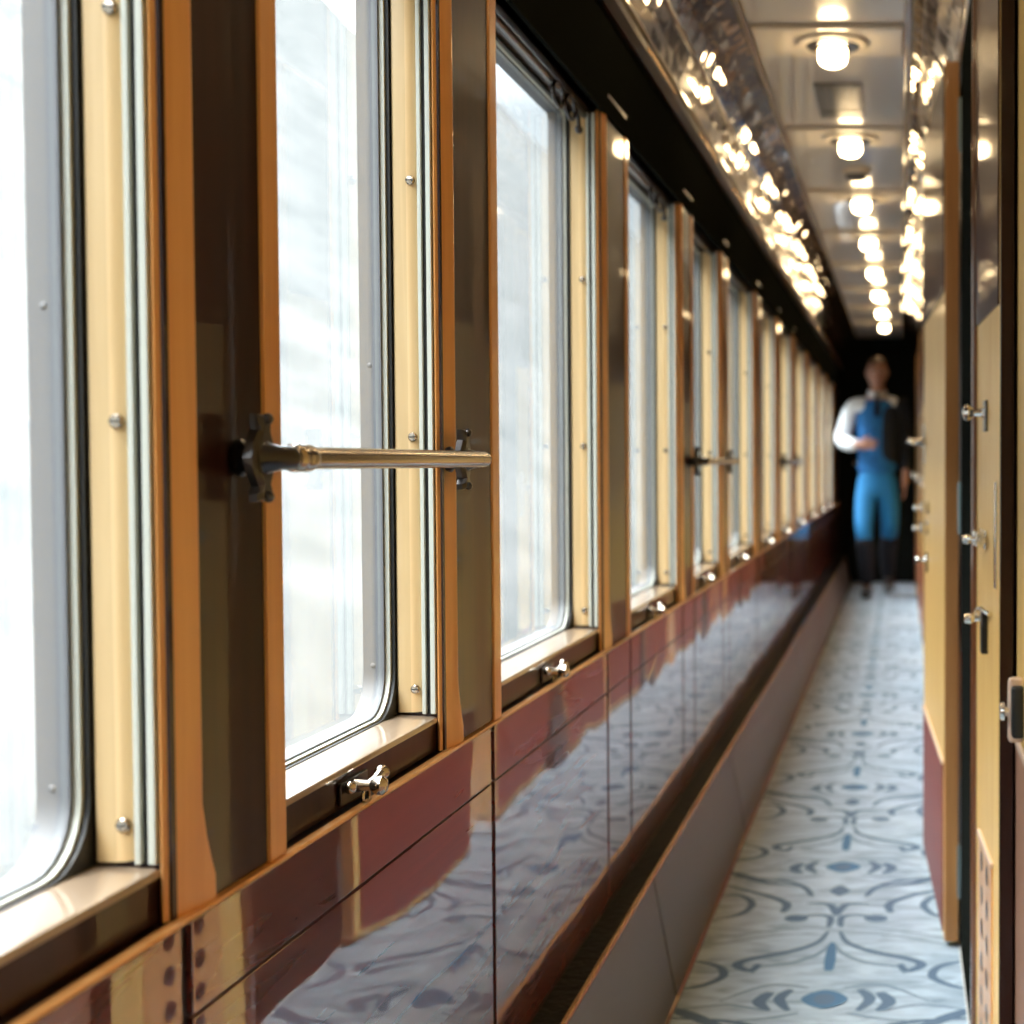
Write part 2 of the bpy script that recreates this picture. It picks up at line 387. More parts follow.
# ---------------------------------------------------------------- heater casing
hc = tag(MB('heater').prism_y([(-.515, .004), (-.424, .004), (-.466, .228), (-.515, .228)], YB, YE).build('baseboard_left'), 'long low grey heater casing along the foot of the left wall', 'heater casing', kind='structure')
hy = [YB, .3, 1.52, 2.75, 3.99, 5.3, 6.6, 7.9, 9.2, 10.5, YE]
for a, b in zip(hy, hy[1:]):
    MB('heater').prism_y([(-.426, .010), (-.4165, .010), (-.4575, .230), (-.468, .230)], a + .006, b - .006).build('casing_panel', hc)
MB('grille').box(-.5145, -.464, YB, YE, .2275, .2325).build('top_grille', hc)
br = MB('brass').prism_y([(-.466, .229), (-.4590, .229), (-.4575, .2315), (-.4590, .2350), (-.463, .2355), (-.466, .234)], YB, YE).build('edge_rail', hc)
br['label'] = 'worn brass edge rail'
MB('brown').prism_y([(-.424, .001), (-.4125, .001), (-.4125, .005), (-.417, .011), (-.424, .011)], YB, YE).build('foot_strip', hc)

# ---------------------------------------------------------------- carpet with its woven scrolls (all one mesh)
AX, P0, PER = -.142, 2.749, .91
def bez(pts, n=6):
    out = []; P = [Vector((*p, 0)) for p in pts]
    for i in range(len(P) - 1):
        p0, p1, p2, p3 = P[max(i - 1, 0)], P[i], P[i + 1], P[min(i + 2, len(P) - 1)]
        for k in range(n):
            t = k / n
            out.append(.5 * ((2 * p1) + (p2 - p0) * t + (2 * p0 - 5 * p1 + 4 * p2 - p3) * t * t + (3 * p1 - p0 - 3 * p2 + p3) * t ** 3))
    out.append(P[-1]); return out
cp = MB('carpet', 'carpet_slate', 'carpet_navy', 'carpet_blue')
cp.box(-.411, .1185, YB, YE + .4, .0005, .006)
ZR = [.0064]
def ribbon(pts, w0, w1, mi, xo, yo, flip):
    cp.use(mi); q = bez(pts); n = len(q); L = []; ZR[0] += .000004
    if ZR[0] > .0072: ZR[0] = .0064
    z = ZR[0]
    for i, p in enumerate(q):
        t = (q[min(i + 1, n - 1)] - q[max(i - 1, 0)]).normalized(); nn = Vector((-t.y, t.x, 0))
        u = i / (n - 1); ww = (w0 + (w1 - w0) * u) * (.25 + .75 * math.sin(PI * min(max(u, .04), .96)) ** .5)
        L.append([(p + nn * ww), (p - nn * ww)])
    vv = [[cp.bm.verts.new((min(max(xo + (-a.x if flip else a.x), -.41), .118), yo + a.y, z)) for a in r] for r in L]
    for a, b in zip(vv, vv[1:]): cp.face((a[0], a[1], b[1], b[0]))
def blob(cx, cy, rx, ry, mi, xo, yo, flip, pw=1.):
    cp.use(mi); ZR[0] += .000004; z = ZR[0]; vs = []
    for k in range(24):
        a = 2 * PI * k / 24; c, s = math.cos(a), math.sin(a)
        x = cx + rx * math.copysign(abs(c) ** pw, c); y = cy + ry * math.copysign(abs(s) ** pw, s)
        vs.append(cp.bm.verts.new((min(max(xo + (-x if flip else x), -.41), .118), yo + y, z)))
    cp.face(vs)
def rel(l): return [(x - AX, y - P0) for x, y in l]
R_ = [  # (points, start width, end width, colour)
    (rel([(-.1745, 2.81), (-.253, 2.822), (-.335, 2.739)]), .008, .004, 1),
    (rel([(-.207, 2.80), (-.226, 2.749), (-.205, 2.69)]), .013, .010, 2),
    (rel([(-.244, 2.785), (-.262, 2.734), (-.240, 2.69)]), .016, .010, 2),
    (rel([(-.185, 2.68), (-.235, 2.655), (-.300, 2.640)]), .007, .004, 1),
    (rel([(-.142, 3.075), (-.169, 3.004), (-.218, 2.951), (-.280, 2.925), (-.290, 2.888)]), .009, .005, 1),
    (rel([(-.155, 3.150), (-.173, 3.078), (-.223, 3.022), (-.307, 2.969), (-.324, 2.934), (-.295, 2.905), (-.282, 2.945)]), .008, .013, 2),
    (rel([(-.155, 3.18), (-.155, 3.251), (-.189, 3.268), (-.235, 3.243)]), .010, .006, 2),
    (rel([(-.142, 3.262), (-.161, 3.344), (-.212, 3.353)]), .012, .007, 2),
    (rel([(-.215, 3.448), (-.142, 3.459)]), .005, .008, 1),
    (rel([(-.203, 3.405), (-.230, 3.488), (-.296, 3.545), (-.415, 3.565)]), .010, .007, 2),
    (rel([(-.262, 3.285), (-.258, 3.351), (-.306, 3.413), (-.364, 3.459), (-.41, 3.505)]), .014, .006, 2),
    (rel([(-.41, 3.41), (-.365, 3.413), (-.335, 3.344), (-.357, 3.268), (-.41, 3.237)]), .010, .008, 2),
    (rel([(-.160, 3.18), (-.252, 3.165), (-.42, 3.09)]), .005, .004, 1),
    (rel([(-.165, 3.13), (-.26, 3.125), (-.42, 3.04)]), .004, .004, 1),
    (rel([(-.41, 2.96), (-.36, 2.93), (-.345, 2.87), (-.38, 2.82), (-.42, 2.80)]), .010, .008, 2),
    (rel([(-.42, 2.70), (-.37, 2.66), (-.31, 2.605), (-.24, 2.58)]), .020, .006, 2),
    (rel([(-.25, 3.60), (-.32, 3.63), (-.42, 3.60)]), .006, .004, 1),
]
y = P0 - PER * 3
while y < YE - .8:
    for fl in (0, 1):
        for pts, w0, w1, mi in R_: ribbon(pts, w0, w1, mi, AX, y, fl)
        blob(-.087, .494, .026, .026, 2, AX, y, fl)
    blob(0, 0, .044, .050, 3, AX, y, 0, 1.3); blob(0, .0, .020, .028, 2, AX, y, 0)
    blob(0, .705, .024, .045, 2, AX, y, 0, 1.5)
    ribbon([(0, .33), (0, .25), (0, .155)], .008, .014, 3, AX, y, 0)
    y += PER
cpo = tag(cp.build('carpet_runner'), 'pale blue grey carpet runner woven with dark scrolling pattern', 'carpet')
MB('binding').box(.1185, .124, YB, YE, .0005, .007, .001).build('edge_binding', cpo)

# ---------------------------------------------------------------- right wall
wr = MB('mahogany').box(.172, .45, YB, 2.58, 0, 1.86).box(.124, .45, 2.58, 3.04, 0, 1.86).box(.150, .45, 3.04, 3.98, 0, 1.86).box(.128, .45, 3.98, YE, 0, 1.86).build('wall_right')
tag(wr, 'lacquered compartment side wall along the right of the corridor', 'wall', kind='structure')
MB('brown').box(.121, .135, 2.566, 2.588, .0, 1.84, .004).build('post_edge', wr)
MB('chrome').tube([(.122, 3.02, .36), (.122, 3.02, .62)], .003, 8).build('draught_strip', wr)
# far doors and pilasters in the right wall
seq = [(4.02, 4.12, 'teak', .118), (4.14, 4.80, 'honey', .122), (4.82, 4.98, 'mahogany', .116), (5.0, 5.72, 'honey', .122), (5.74, 5.86, 'teak', .116), (5.9, 6.5, 'honey', .122),
       (6.52, 6.7, 'mahogany', .116), (6.74, 7.4, 'honey', .122), (7.42, 7.56, 'teak', .116), (7.6, 8.3, 'honey', .122), (8.32, 8.5, 'mahogany', .116), (8.54, 9.3, 'honey', .122),
       (9.32, 9.46, 'teak', .116), (9.5, 10.2, 'honey', .122), (10.22, 10.4, 'mahogany', .116), (10.44, 11.2, 'honey', .122), (11.22, 11.36, 'teak', .116), (11.4, 12.3, 'honey', .122)]
nd = 4
for a, b, mt, x in seq:
    if mt == 'honey':
        r = empty('door_%d' % nd, (x, (a + b) / 2, .02))
        h = (b - a) / 2
        MB('honey').box(0, .02, -h, h, 0, 1.76, .003).build('leaf', r)
        MB('wine').box(-.003, .004, -h + .012, h - .012, .012, .42, .002).build('vent_panel', r)
        MB('chrome').box(-.002, .002, -h + .03, -h + .06, .80, .95, .001).lathe([(.005, 0), (.005, -.02), (.014, -.03), (.015, -.042), (.0, -.05)], (0, -h + .045, .9), 'x', 14).build('knob', r)
        MB('darkpanel').box(-.002, .003, -h + .004, h - .004, 1.30, 1.755, .0015).build('upper_panel', r)
        tag(r, 'honey wood compartment door, %s along the right wall past the open one' % ORD[nd - 3].replace('nearest', 'first').replace('second', 'first') if nd == 4 else 'honey wood compartment door, %s along the right wall past the open one' % ORD[nd - 4].replace('nearest', 'first'), 'door', 'far compartment doors', 'structure')
        nd += 1
    else:
        MB(mt).box(x, .135, a, b, .005, 1.80, .004).build('pilaster', wr)

def vent(parent, y0, y1, x, z1, mt, holes=True):
    """low slatted vent panel with a row of oval holes and a pale sloping top bead"""
    v = MB(mt, 'dark').box(x - .003, x + .002, y0, y1, .012, z1, .002)
    v.use(1)
    n = 6 if holes else 0
    for k in range(n):
        z = .06 + k * (z1 - .09) / (n - 1)
        L = (y1 - y0)
        for c in (.3, .7):
            v.lathe([(.0, -.0038), (.014, -.0037), (.0165, -.0032), (.015, .0)], (x, y0 + L * c, z), 'x', 16)
    o = v.build('vent_panel', parent)
    MB('rim').box(x - .0055, x + .001, y0 - .004, y1 + .004, z1, z1 + .008, .002).build('vent_bead', o)
    return o
def lever(parent, x, y, z, sgn, name='lever_handle'):
    g = MB('chrome').box(x - .004, x, y - .018, y + .018, z - .055, z + .045, .0015)
    g.lathe([(.013, -.003), (.010, -.012), (.0075, -.02), (.0075, -.038)], (x, y, z), 'x', 16)
    g.tube([(x - .036, y, z), (x - .040, y + sgn * .012, z), (x - .040, y + sgn * .05, z + .002), (x - .038, y + sgn * .085, z - .002)], [.0075, .0075, .0065, .006], 12)
    g.sphere((x - .038, y + sgn * .088, z - .002), .0075, 12)
    return g.build(name, parent)
def knob(parent, x, y, z, ln=.03, r=.011, name='knob'):
    g = MB('chrome', 'bronze').use(1).box(x - .004, x, y - .02, y + .02, z - .03, z + .02, .0015)
    g.use(0).lathe([(r * .9, -.003), (r * .5, -.008), (r * .42, -ln * .6), (r * .8, -ln * .75), (r, -ln * .9), (r * .8, -ln * 1.08), (0, -ln * 1.15)], (x, y, z), 'x', 16)
    return g.build(name, parent)
def bolt(parent, x, y, z, name='lock_bolt'):
    g = MB('chrome').box(x - .005, x, y - .045, y + .045, z - .015, z + .015, .0015)
    g.tube([(x - .010, y - .06, z), (x - .010, y + .06, z)], .006, 12)
    for k in (-.03, 0, .03): g.box(x - .018, x, y + k - .006, y + k + .006, z - .012, z + .012, .002)
    g.lathe([(.005, 0), (.004, -.012), (.008, -.018), (.006, -.026), (0, -.027)], (x - .012, y - .02, z), 'x', 12)
    return g.build(name, parent)

# near door leaf (partly shown at the right edge)
dB = empty('door_2', (.1445, 2.2, .012), math.atan2(.0135, .34))
MB('honey').box(0, .022, .002, .366, 0, 1.80, .003).build('leaf', dB)
MB('mahogany').box(.0005, .0215, -.004, .003, 0, 1.80, .002).build('edge_board', dB)
MB('darkpanel').box(-.003, .003, .006, .364, 1.22, 1.79, .0015).build('upper_panel', dB)
vent(dB, .085, .30, 0, .366, 'teak')
knob(dB, 0, .20, 1.068, .034, .013)
bolt(dB, 0, .22, .866)
MB('chrome').box(-.003, .001, .03, .055, .80, .96, .001).build('latch_plate', dB)
g = MB('chrome', 'dark').use(1).box(-.010, 0, .17, .20, .685, .755, .002).use(0).tube([(-.004, .10, .755), (-.014, .14, .76), (-.016, .19, .755), (-.015, .22, .745)], .004, 10).lathe([(.006, 0), (.005, -.014), (.009, -.02), (.007, -.03), (0, -.031)], (-.002, .235, .735), 'x', 12)
g.build('lower_catch', dB)
tag(dB, 'nearest honey wood compartment door at the right edge with vented foot panel', 'door', kind='structure')

# half open door leaf farther on
dA = empty('door_3', (.089, 3.05, .018), math.atan2(.030, .75))
MB('honey').box(0, .028, .004, .76, 0, 1.79, .003).build('leaf', dA)
MB('edgewood').box(.0, .0285, -.004, .005, 0, 1.79, .002).build('edge_board', dA)
MB('darkpanel').box(-.003, .003, .008, .756, 1.33, 1.78, .0015).build('upper_panel', dA)
vent(dA, .03, .74, 0, .36, 'wine', False)
lever(dA, 0, .70, 1.035, -1)
bolt(dA, 0, .58, .875); bolt(dA, 0, .60, .825); knob(dA, 0, .62, .745, .026, .010, 'small_knob')
for z in (.150, .893, 1.665):
    MB('teal').box(.0255, .0345, -.016, .035, z - .045, z + .045, .0015).tube([(.031, -.013, z - .05), (.031, -.013, z + .05)], .006, 12).sphere((.031, -.013, z - .053), .0055, 10).build('hinge', dA)
tag(dA, 'honey wood door leaf standing ajar against the right wall, hinges on its near edge', 'door', kind='structure')

# near wall dado and black stop block
da = MB('pink', 'rim').box(.1685, .174, .9, 2.19, .01, .585, .002).use(1).box(.167, .175, .9, 2.192, .585, .598, .003).build('dado_panel', wr)
MB('honey').box(.1695, .1735, YB + .05, 2.185, .60, 1.80, .002).build('bounce_panel', wr)  # honey panel added to bounce light onto the left piers
MB('blacklac').box(.1215, .125, 2.60, 3.035, .0, 1.82).build('recess_panel', wr)
st = empty('door_stop', (.172, 2.085, .655))
MB('rim').box(-.0225, -.0005, -.006, .012, -.046, .046, .006).build('back_plate', st)
MB('black').box(-.0190, -.0005, -.026, -.005, -.036, .036, .005, 3).build('rubber_block', st)
pin = MB('chrome').tube([(-.021, .002, -.002), (-.028, .002, -.002)], .008, 14).build('pin', st)
MB('chrome').tube([(-.0275, .002, -.002), (-.0285, .002, -.002), (-.0335, .002, -.002)], [.012, .013, .012], 14).build('pin_head', pin)
tag(st, 'square black rubber block with steel pin on the right wall edge', 'door stop')

# ---------------------------------------------------------------- ceiling lamps, vent, detector
def make_lamp():
    r = empty('ceiling_lamp', (0, 0, 2.018))
    MB('rib', 'bronze').lathe([(.088, 0), (.086, -.006), (.074, -.010), (.06, -.0105)], (0, 0, 0), 'z', 36).use(1).lathe([(.066, -.0098), (.062, -.0135), (.038, -.015), (.030, -.014)], (0, 0, 0), 'z', 32).build('rosette', r)
    MB('brass').lathe([(.037, -.010), (.041, -.0115), (.042, -.0155), (.0375, -.018), (.032, -.016)], (0, 0, 0), 'z', 28).build('collar', r)
    MB('lampglass').lathe([(.030, -.006), (.0335, -.014), (.035, -.030), (.034, -.044), (.028, -.053), (.016, -.058), (0, -.060)], (0, 0, 0), 'z', 28).build('glass_shade', r)
    return r
lp = make_lamp()
n_back = sum(1 for y in LAMPY if y < 3)
for i, y in enumerate(LAMPY):
    o = lp if i == 0 else dup_tree(lp)
    o.location = (-.166 + max(0, y - 3.6) * .006, y, 2.018)
    if i < n_back: lb = 'lit ceiling lamp overhead outside the picture, %s ahead of the back wall' % ORD[i].replace('nearest', 'first')
    else:
        k = i - n_back
        lb = ('nearest lit ceiling lamp at the top of the picture, on a cream rib', 'second lit ceiling lamp, just behind the ceiling vent', 'third lit ceiling lamp, just past the smoke detector')[k] if k < 3 else '%s lit ceiling lamp counted along the row from the camera' % ORD[k]
    tag(o, lb, 'lamp', 'ceiling lamps')

cv = empty('ceiling_vent', (-.172, 4.30, 2.03))
MB('heater').box(-.066, .066, -.20, .20, -.006, 0, .002).build('plate', cv)
plate = cv.children[0]
for k in range(5): MB('bronze').box(-.05 + k * .022, -.040 + k * .022, -.165, .06, -.0075, -.0055).build('slot', plate)
MB('bronze').box(-.060, .060, .11, .135, -.0075, -.0055).build('slot', plate)
tag(cv, 'slotted vent plate on the ceiling between the two nearest lamps', 'vent')
sd = empty('smoke_detector', (-.155, 5.30, 2.03))
MB('rib').lathe([(.052, 0), (.05, -.012), (.044, -.02)], (0, 0, 0), 'z', 28).build('base', sd)
MB('heater').lathe([(.040, -.018), (.034, -.034), (.02, -.04), (0, -.041)], (0, 0, 0), 'z', 24).build('sensor_head', sd)
tag(sd, 'small round smoke detector on the ceiling', 'smoke detector')

# ---------------------------------------------------------------- the steward
def skin_mesh(name, J, E, sub=2):
    """J: joint -> (x, y, z, radius x, radius y); grown with a skin modifier and returned as a mesh"""
    keys = list(J); me = D.meshes.new(name); me.from_pydata([J[k][:3] for k in keys], [(keys.index(a), keys.index(b)) for a, b in E], [])
    o = D.objects.new(name, me); COL.objects.link(o)
    m = o.modifiers.new('skin', 'SKIN'); m.use_smooth_shade = True; m.branch_smoothing = .4
    for i, k in enumerate(keys):
        sv = me.skin_vertices[0].data[i]; sv.radius = (J[k][3], J[k][4] if len(J[k]) > 4 else J[k][3]); sv.use_root = (i == 0)
    if sub:
        s = o.modifiers.new('sub', 'SUBSURF'); s.levels = sub; s.render_levels = sub
    bpy.context.view_layer.update()
    dg = bpy.context.evaluated_depsgraph_get()
    out = D.meshes.new_from_object(o.evaluated_get(dg)); D.objects.remove(o); D.meshes.remove(me)
    return out
def evalmods(o):
    bpy.context.view_layer.update(); dg = bpy.context.evaluated_depsgraph_get()
    me = D.meshes.new_from_object(o.evaluated_get(dg)); o.modifiers.clear(); o.data = me
def finish(me, name, mats, parent):
    me.materials.clear()
    for m in mats: me.materials.append(M[m])
    for p in me.polygons: p.use_smooth = True
    o = D.objects.new(name, me); COL.objects.link(o); o.parent = parent
    return o
M['skin'] = plain('skin', (.45, .22, .145), rough=.5)
M['lips'] = plain('lips', (.36, .12, .10), rough=.45)
M['hair'] = plain('brown hair', (.055, .032, .02), rough=.6)
M['shirt'] = plain('white shirt cotton', (.80, .82, .84), rough=.8)
M['vestblue'] = plain('bright blue waistcoat cloth', (.012, .15, .42), rough=.75)
M['trouser'] = plain('blue trouser cloth', (.010, .17, .40), rough=.75)
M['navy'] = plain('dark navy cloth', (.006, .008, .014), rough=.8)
M['shoe'] = plain('black shoe leather', (.008, .008, .009), rough=.3, coat=.4)
M['eyewhite'] = plain('eye white', (.8, .78, .75), rough=.25)

ps = empty('person', (-.175, 11.05, .0072))
HZ = 1.655   # centre of the head
# joints: legs mid-stride, right arm bent across the front, left arm hanging
SH = 1.455
J = {'pelvis': (0, 0, .93, .115, .085), 'waist': (0, -.005, 1.08, .100, .075), 'chest': (0, -.005, 1.27, .122, .085), 'upper': (0, .005, 1.41, .10, .068), 'neck': (0, .0, 1.505, .066, .066), 'nape': (0, -.008, 1.585, .062, .064),
     'shr': (-.175, .005, SH - .03, .045, .045), 'elr': (-.265, .045, 1.155, .043), 'mdr': (-.20, -.10, 1.125, .038), 'wrr': (-.125, -.215, 1.125, .026), 'pmr': (-.075, -.245, 1.128, .020, .032),
     'shl': (.165, .005, SH - .03, .045, .045), 'ell': (.208, .045, 1.165, .043), 'mdl': (.212, .0, 1.03, .037), 'wrl': (.208, -.045, .915, .027), 'pml': (.204, -.058, .845, .019, .032),
     'hpr': (-.08, 0, .86, .058, .058), 'knr': (-.095, -.115, .505, .055), 'cfr': (-.080, -.085, .33, .052), 'anr': (-.075, -.045, .085, .026), 'hlr': (-.075, -.035, .048, .022), 'tor': (-.085, -.19, .028, .018, .014),
     'hpl': (.08, 0, .86, .058, .058), 'knl': (.092, .045, .50, .055), 'cfl': (.078, .17, .345, .052), 'anl': (.075, .30, .125, .026), 'hll': (.075, .32, .092, .022), 'tol': (.082, .20, .030, .018, .014)}
E_ = [('pelvis', 'waist'), ('waist', 'chest'), ('chest', 'upper'), ('upper', 'neck'), ('neck', 'nape')]
for s in 'rl':
    E_ += [('upper', 'sh' + s), ('sh' + s, 'el' + s), ('el' + s, 'md' + s), ('md' + s, 'wr' + s), ('wr' + s, 'pm' + s), ('pelvis', 'hp' + s), ('hp' + s, 'kn' + s), ('kn' + s, 'cf' + s), ('cf' + s, 'an' + s), ('an' + s, 'hl' + s), ('hl' + s, 'to' + s)]
bm = bmesh.new(); bm.from_mesh(skin_mesh('body', J, E_, 2))
def add_mesh(me):
    bm.from_mesh(me); D.meshes.remove(me)
# fingers: right hand half closed in front of the body, left hand hanging
def finger(root, dirs, lens, r):
    p = Vector(root); JJ = {'a': (*p, r)}; EE = []; ks = 'abcd'
    for i, (d, l) in enumerate(zip(dirs, lens)):
        p = p + Vector(d).normalized() * l; JJ[ks[i + 1]] = (*p, r * (1 - .1 * (i + 1))); EE.append((ks[i], ks[i + 1]))
    add_mesh(skin_mesh('finger', JJ, EE, 1))
for k, (dz, l) in enumerate(((.031, .9), (.0105, 1.), (-.0105, .94), (-.031, .76))):
    finger((-.060, -.252, 1.128 + dz), [(.9, -.45, 0), (.95, .25, 0), (.3, .9, 0)], [.042 * l, .028 * l, .021 * l], .0090)
finger((-.098, -.222, 1.146), [(.3, -.1, .9), (.8, -.2, .5), (.9, .1, .1)], [.022, .030, .024], .011)
for k, (dy, l) in enumerate(((-.032, .9), (-.011, 1.), (.010, .94), (.030, .76))):
    finger((.203, -.060 + dy, .815), [(0, -.12, -1), (-.25, -.05, -1), (-.6, 0, -.8)], [.044 * l, .029 * l, .022 * l], .0090)
finger((.198, -.085, .865), [(-.2, -.7, -.6), (-.1, -.45, -.9), (-.1, -.1, -1)], [.022, .030, .024], .011)
# palms
for c, r, rz in (((-.090, -.236, 1.127), (.050, .017, .043), -.52), ((.205, -.052, .868), (.017, .043, .058), 0)):
    g = bmesh.new(); bmesh.ops.create_uvsphere(g, u_segments=20, v_segments=14, radius=1, matrix=Matrix.Translation(c) @ Matrix.Rotation(rz, 4, 'Z') @ Matrix.Diagonal((*r, 1)))
    tmp = D.meshes.new('t'); g.to_mesh(tmp); g.free(); add_mesh(tmp)
# head
hb = bmesh.new()
bmesh.ops.create_uvsphere(hb, u_segments=40, v_segments=28, radius=1)
for v in hb.verts:
    x, y, z = v.co
    w = .076 * (1 - .20 * max(0, -z) ** 1.5); d = .096; h = .122 if z < 0 else .112
    v.co = Vector((x * w, y * d * (1 - .06 * max(0, -z)), z * h))
    if y < 0:
        if z < -.35: v.co.y -= .010 * max(0, 1 - abs(z + .85) / .4) * max(0, 1 - abs(x) / .5)     # chin
        v.co.y += .010 * math.exp(-((abs(x) - .42) / .16) ** 2 - ((z - .02) / .13) ** 2)               # eye sockets
        v.co.y -= .005 * math.exp(-((z - .22) / .10) ** 2) * max(0, 1 - abs(x) / .75)                  # brow
        v.co.y += .004 * math.exp(-((z + .60) / .05) ** 2 - (x / .30) ** 2)                            # mouth line
        v.co.y -= .005 * math.exp(-((z + .52) / .05) ** 2 - (x / .26) ** 2) + .005 * math.exp(-((z + .68) / .05) ** 2 - (x / .24) ** 2)
bmesh.ops.translate(hb, verts=hb.verts, vec=(0, -.012, HZ))
tmp = D.meshes.new('t'); hb.to_mesh(tmp); hb.free(); add_mesh(tmp)
add_mesh(skin_mesh('nose', {'a': (0, -.100, HZ + .012, .009), 'b': (0, -.114, HZ - .018, .011), 'c': (0, -.121, HZ - .036, .014), 'd': (0, -.104, HZ - .044, .012)}, [('a', 'b'), ('b', 'c'), ('c', 'd')], 1))
for s in (-1, 1):
    add_mesh(skin_mesh('ear', {'a': (s * .074, .0, HZ + .026, .012, .008), 'b': (s * .082, .008, HZ + .002, .013, .008), 'c': (s * .073, -.004, HZ - .030, .009, .007)}, [('a', 'b'), ('b', 'c')], 1))
me = D.meshes.new('body'); bm.to_mesh(me); bm.free()
body = finish(me, 'body', ['skin'], ps)
rm = body.modifiers.new('rm', 'REMESH'); rm.mode = 'VOXEL'; rm.voxel_size = .0042; rm.use_smooth_shade = True
sm = body.modifiers.new('sm', 'SMOOTH'); sm.factor = .5; sm.iterations = 3
evalmods(body)
for s in (-1, 1):
    g = MB('eyewhite', 'hair').sphere((s * .031, -.0915, HZ + .004), .0118, 14, (1, 1, .72)).use(1).sphere((s * .031, -.1015, HZ + .003), .0050, 10)
    g.build('eye', ps)
    MB('hair').tube([(s * .014, -.1065, HZ + .024), (s * .030, -.1055, HZ + .030), (s * .047, -.094, HZ + .024)], [.003, .0042, .0025], 8).build('eyebrow', ps)
MB('lips').tube([(-.024, -.0965, HZ - .0735), (-.010, -.1045, HZ - .0705), (0, -.1050, HZ - .0715), (.010, -.1045, HZ - .0705), (.024, -.0965, HZ - .0735)], [.002, .0042, .0045, .0042, .002], 8).build('mouth', ps)
# hair cap
hb = MB('hair'); bmesh.ops.create_uvsphere(hb.bm, u_segments=36, v_segments=24, radius=1)
dl = []
for v in hb.bm.verts:
    x, y, z = v.co
    lim = .50 if y < -.5 else (.50 - (y + .5) * 1.1 if y < .1 else -.45)
    if z < lim: dl.append(v)
    v.co = Vector((x * .0805, y * .1015 - .008, z * .121 + HZ + .002 + .002 * math.sin(x * 31) * math.sin(y * 27)))
bmesh.ops.delete(hb.bm, geom=dl, context='VERTS')
for f in hb.bm.faces: f.smooth = True
ho = hb.build('hair', ps); sd_ = ho.modifiers.new('s', 'SOLIDIFY'); sd_.thickness = .010; sd_.offset = -1; evalmods(ho)

def grow(names, k, extra=None):
    return {n: (*J[n][:3], J[n][3] + k, (J[n][4] if len(J[n]) > 4 else J[n][3]) + k) for n in names}
# white shirt: torso, collar and the bent right sleeve
A = grow(['waist', 'chest', 'upper', 'neck', 'shr', 'elr', 'mdr', 'wrr'], .014)
A['waist'] = (0, -.005, 1.02, .135, .102); A['neck'] = (0, -.002, 1.512, .066, .066); A['shr'] = (-.180, .005, SH - .03, .070, .068); A['elr'] = (-.268, .045, 1.155, .064, .064); A['mdr'] = (-.195, -.105, 1.128, .056, .056); A['shl'] = (.170, .005, SH - .03, .064, .064); A['wrr'] = (-.140, -.195, 1.127, .040, .040)
finish(skin_mesh('shirt', A, [('waist', 'chest'), ('chest', 'upper'), ('upper', 'neck'), ('upper', 'shr'), ('upper', 'shl'), ('shr', 'elr'), ('elr', 'mdr'), ('mdr', 'wrr')]), 'shirt', ['shirt'], ps)['label'] = 'white shirt with loose bent sleeve'
MB('shirt').loft([[(.064 * math.cos(a) * k, -.002 + .064 * math.sin(a) * k + (.012 if math.sin(a) < 0 else 0) * 0, z + .012 * math.sin(a)) for a in [2 * PI * q / 24 for q in range(24)]] for k, z in ((1.16, 1.480), (1.10, 1.522), (1.03, 1.525), (1.05, 1.490))], cap=False).build('collar', ps)
MB('navy').loft([[(-w, y, z), (w, y, z), (w, y + .012, z), (-w, y + .012, z)] for w, y, z in ((.012, -.083, 1.505), (.016, -.092, 1.49), (.014, -.096, 1.46), (.022, -.128, 1.38), (.016, -.135, 1.33))]).build('tie', ps)
# waistcoat
B = {'low': (0, -.002, .90, .155, .116), 'hip': (0, -.004, .97, .160, .122), 'waist': (0, -.006, 1.08, .146, .112), 'chest': (0, -.006, 1.27, .168, .122), 'upper': (0, .002, 1.395, .165, .110), 'top': (0, .006, 1.475, .150, .090)}
vm = skin_mesh('waistcoat', B, [('low', 'hip'), ('hip', 'waist'), ('waist', 'chest'), ('chest', 'upper'), ('upper', 'top')])
vo = finish(vm, 'waistcoat', ['vestblue'], ps); vo['label'] = 'bright blue waistcoat'
for z in (1.02, 1.09, 1.16, 1.23): MB('navy').sphere((-.020, -.006 - .1175 - (.008 if z > 1.15 else 0), z), .009, 10, (1, .7, 1)).build('button', ps)
# black left front and sleeve
C = {'upper': (.090, -.006, 1.445, .098, .104), 'chest': (.085, -.012, 1.27, .095, .126), 'waist': (.082, -.012, 1.08, .085, .116), 'hip': (.085, -.008, .96, .088, .120),
     'shl': (.168, .005, SH - .03, .078, .076), 'ell': (.210, .045, 1.165, .056), 'mdl': (.213, .0, 1.03, .048), 'wrl': (.208, -.040, .93, .037)}
co_ = finish(skin_mesh('jacket', {k: C[k] for k in ('upper', 'chest', 'waist', 'hip')}, [('upper', 'chest'), ('chest', 'waist'), ('waist', 'hip')]), 'jacket_front', ['navy'], ps)
js_ = finish(skin_mesh('jacket', {'top': (.145, .004, SH - .005, .074, .072), **{k: C[k] for k in ('shl', 'ell', 'mdl', 'wrl')}}, [('top', 'shl'), ('shl', 'ell'), ('ell', 'mdl'), ('mdl', 'wrl')]), 'jacket_sleeve', ['navy'], ps)
js_['label'] = 'black sleeve'
co_['label'] = 'black front over one side'
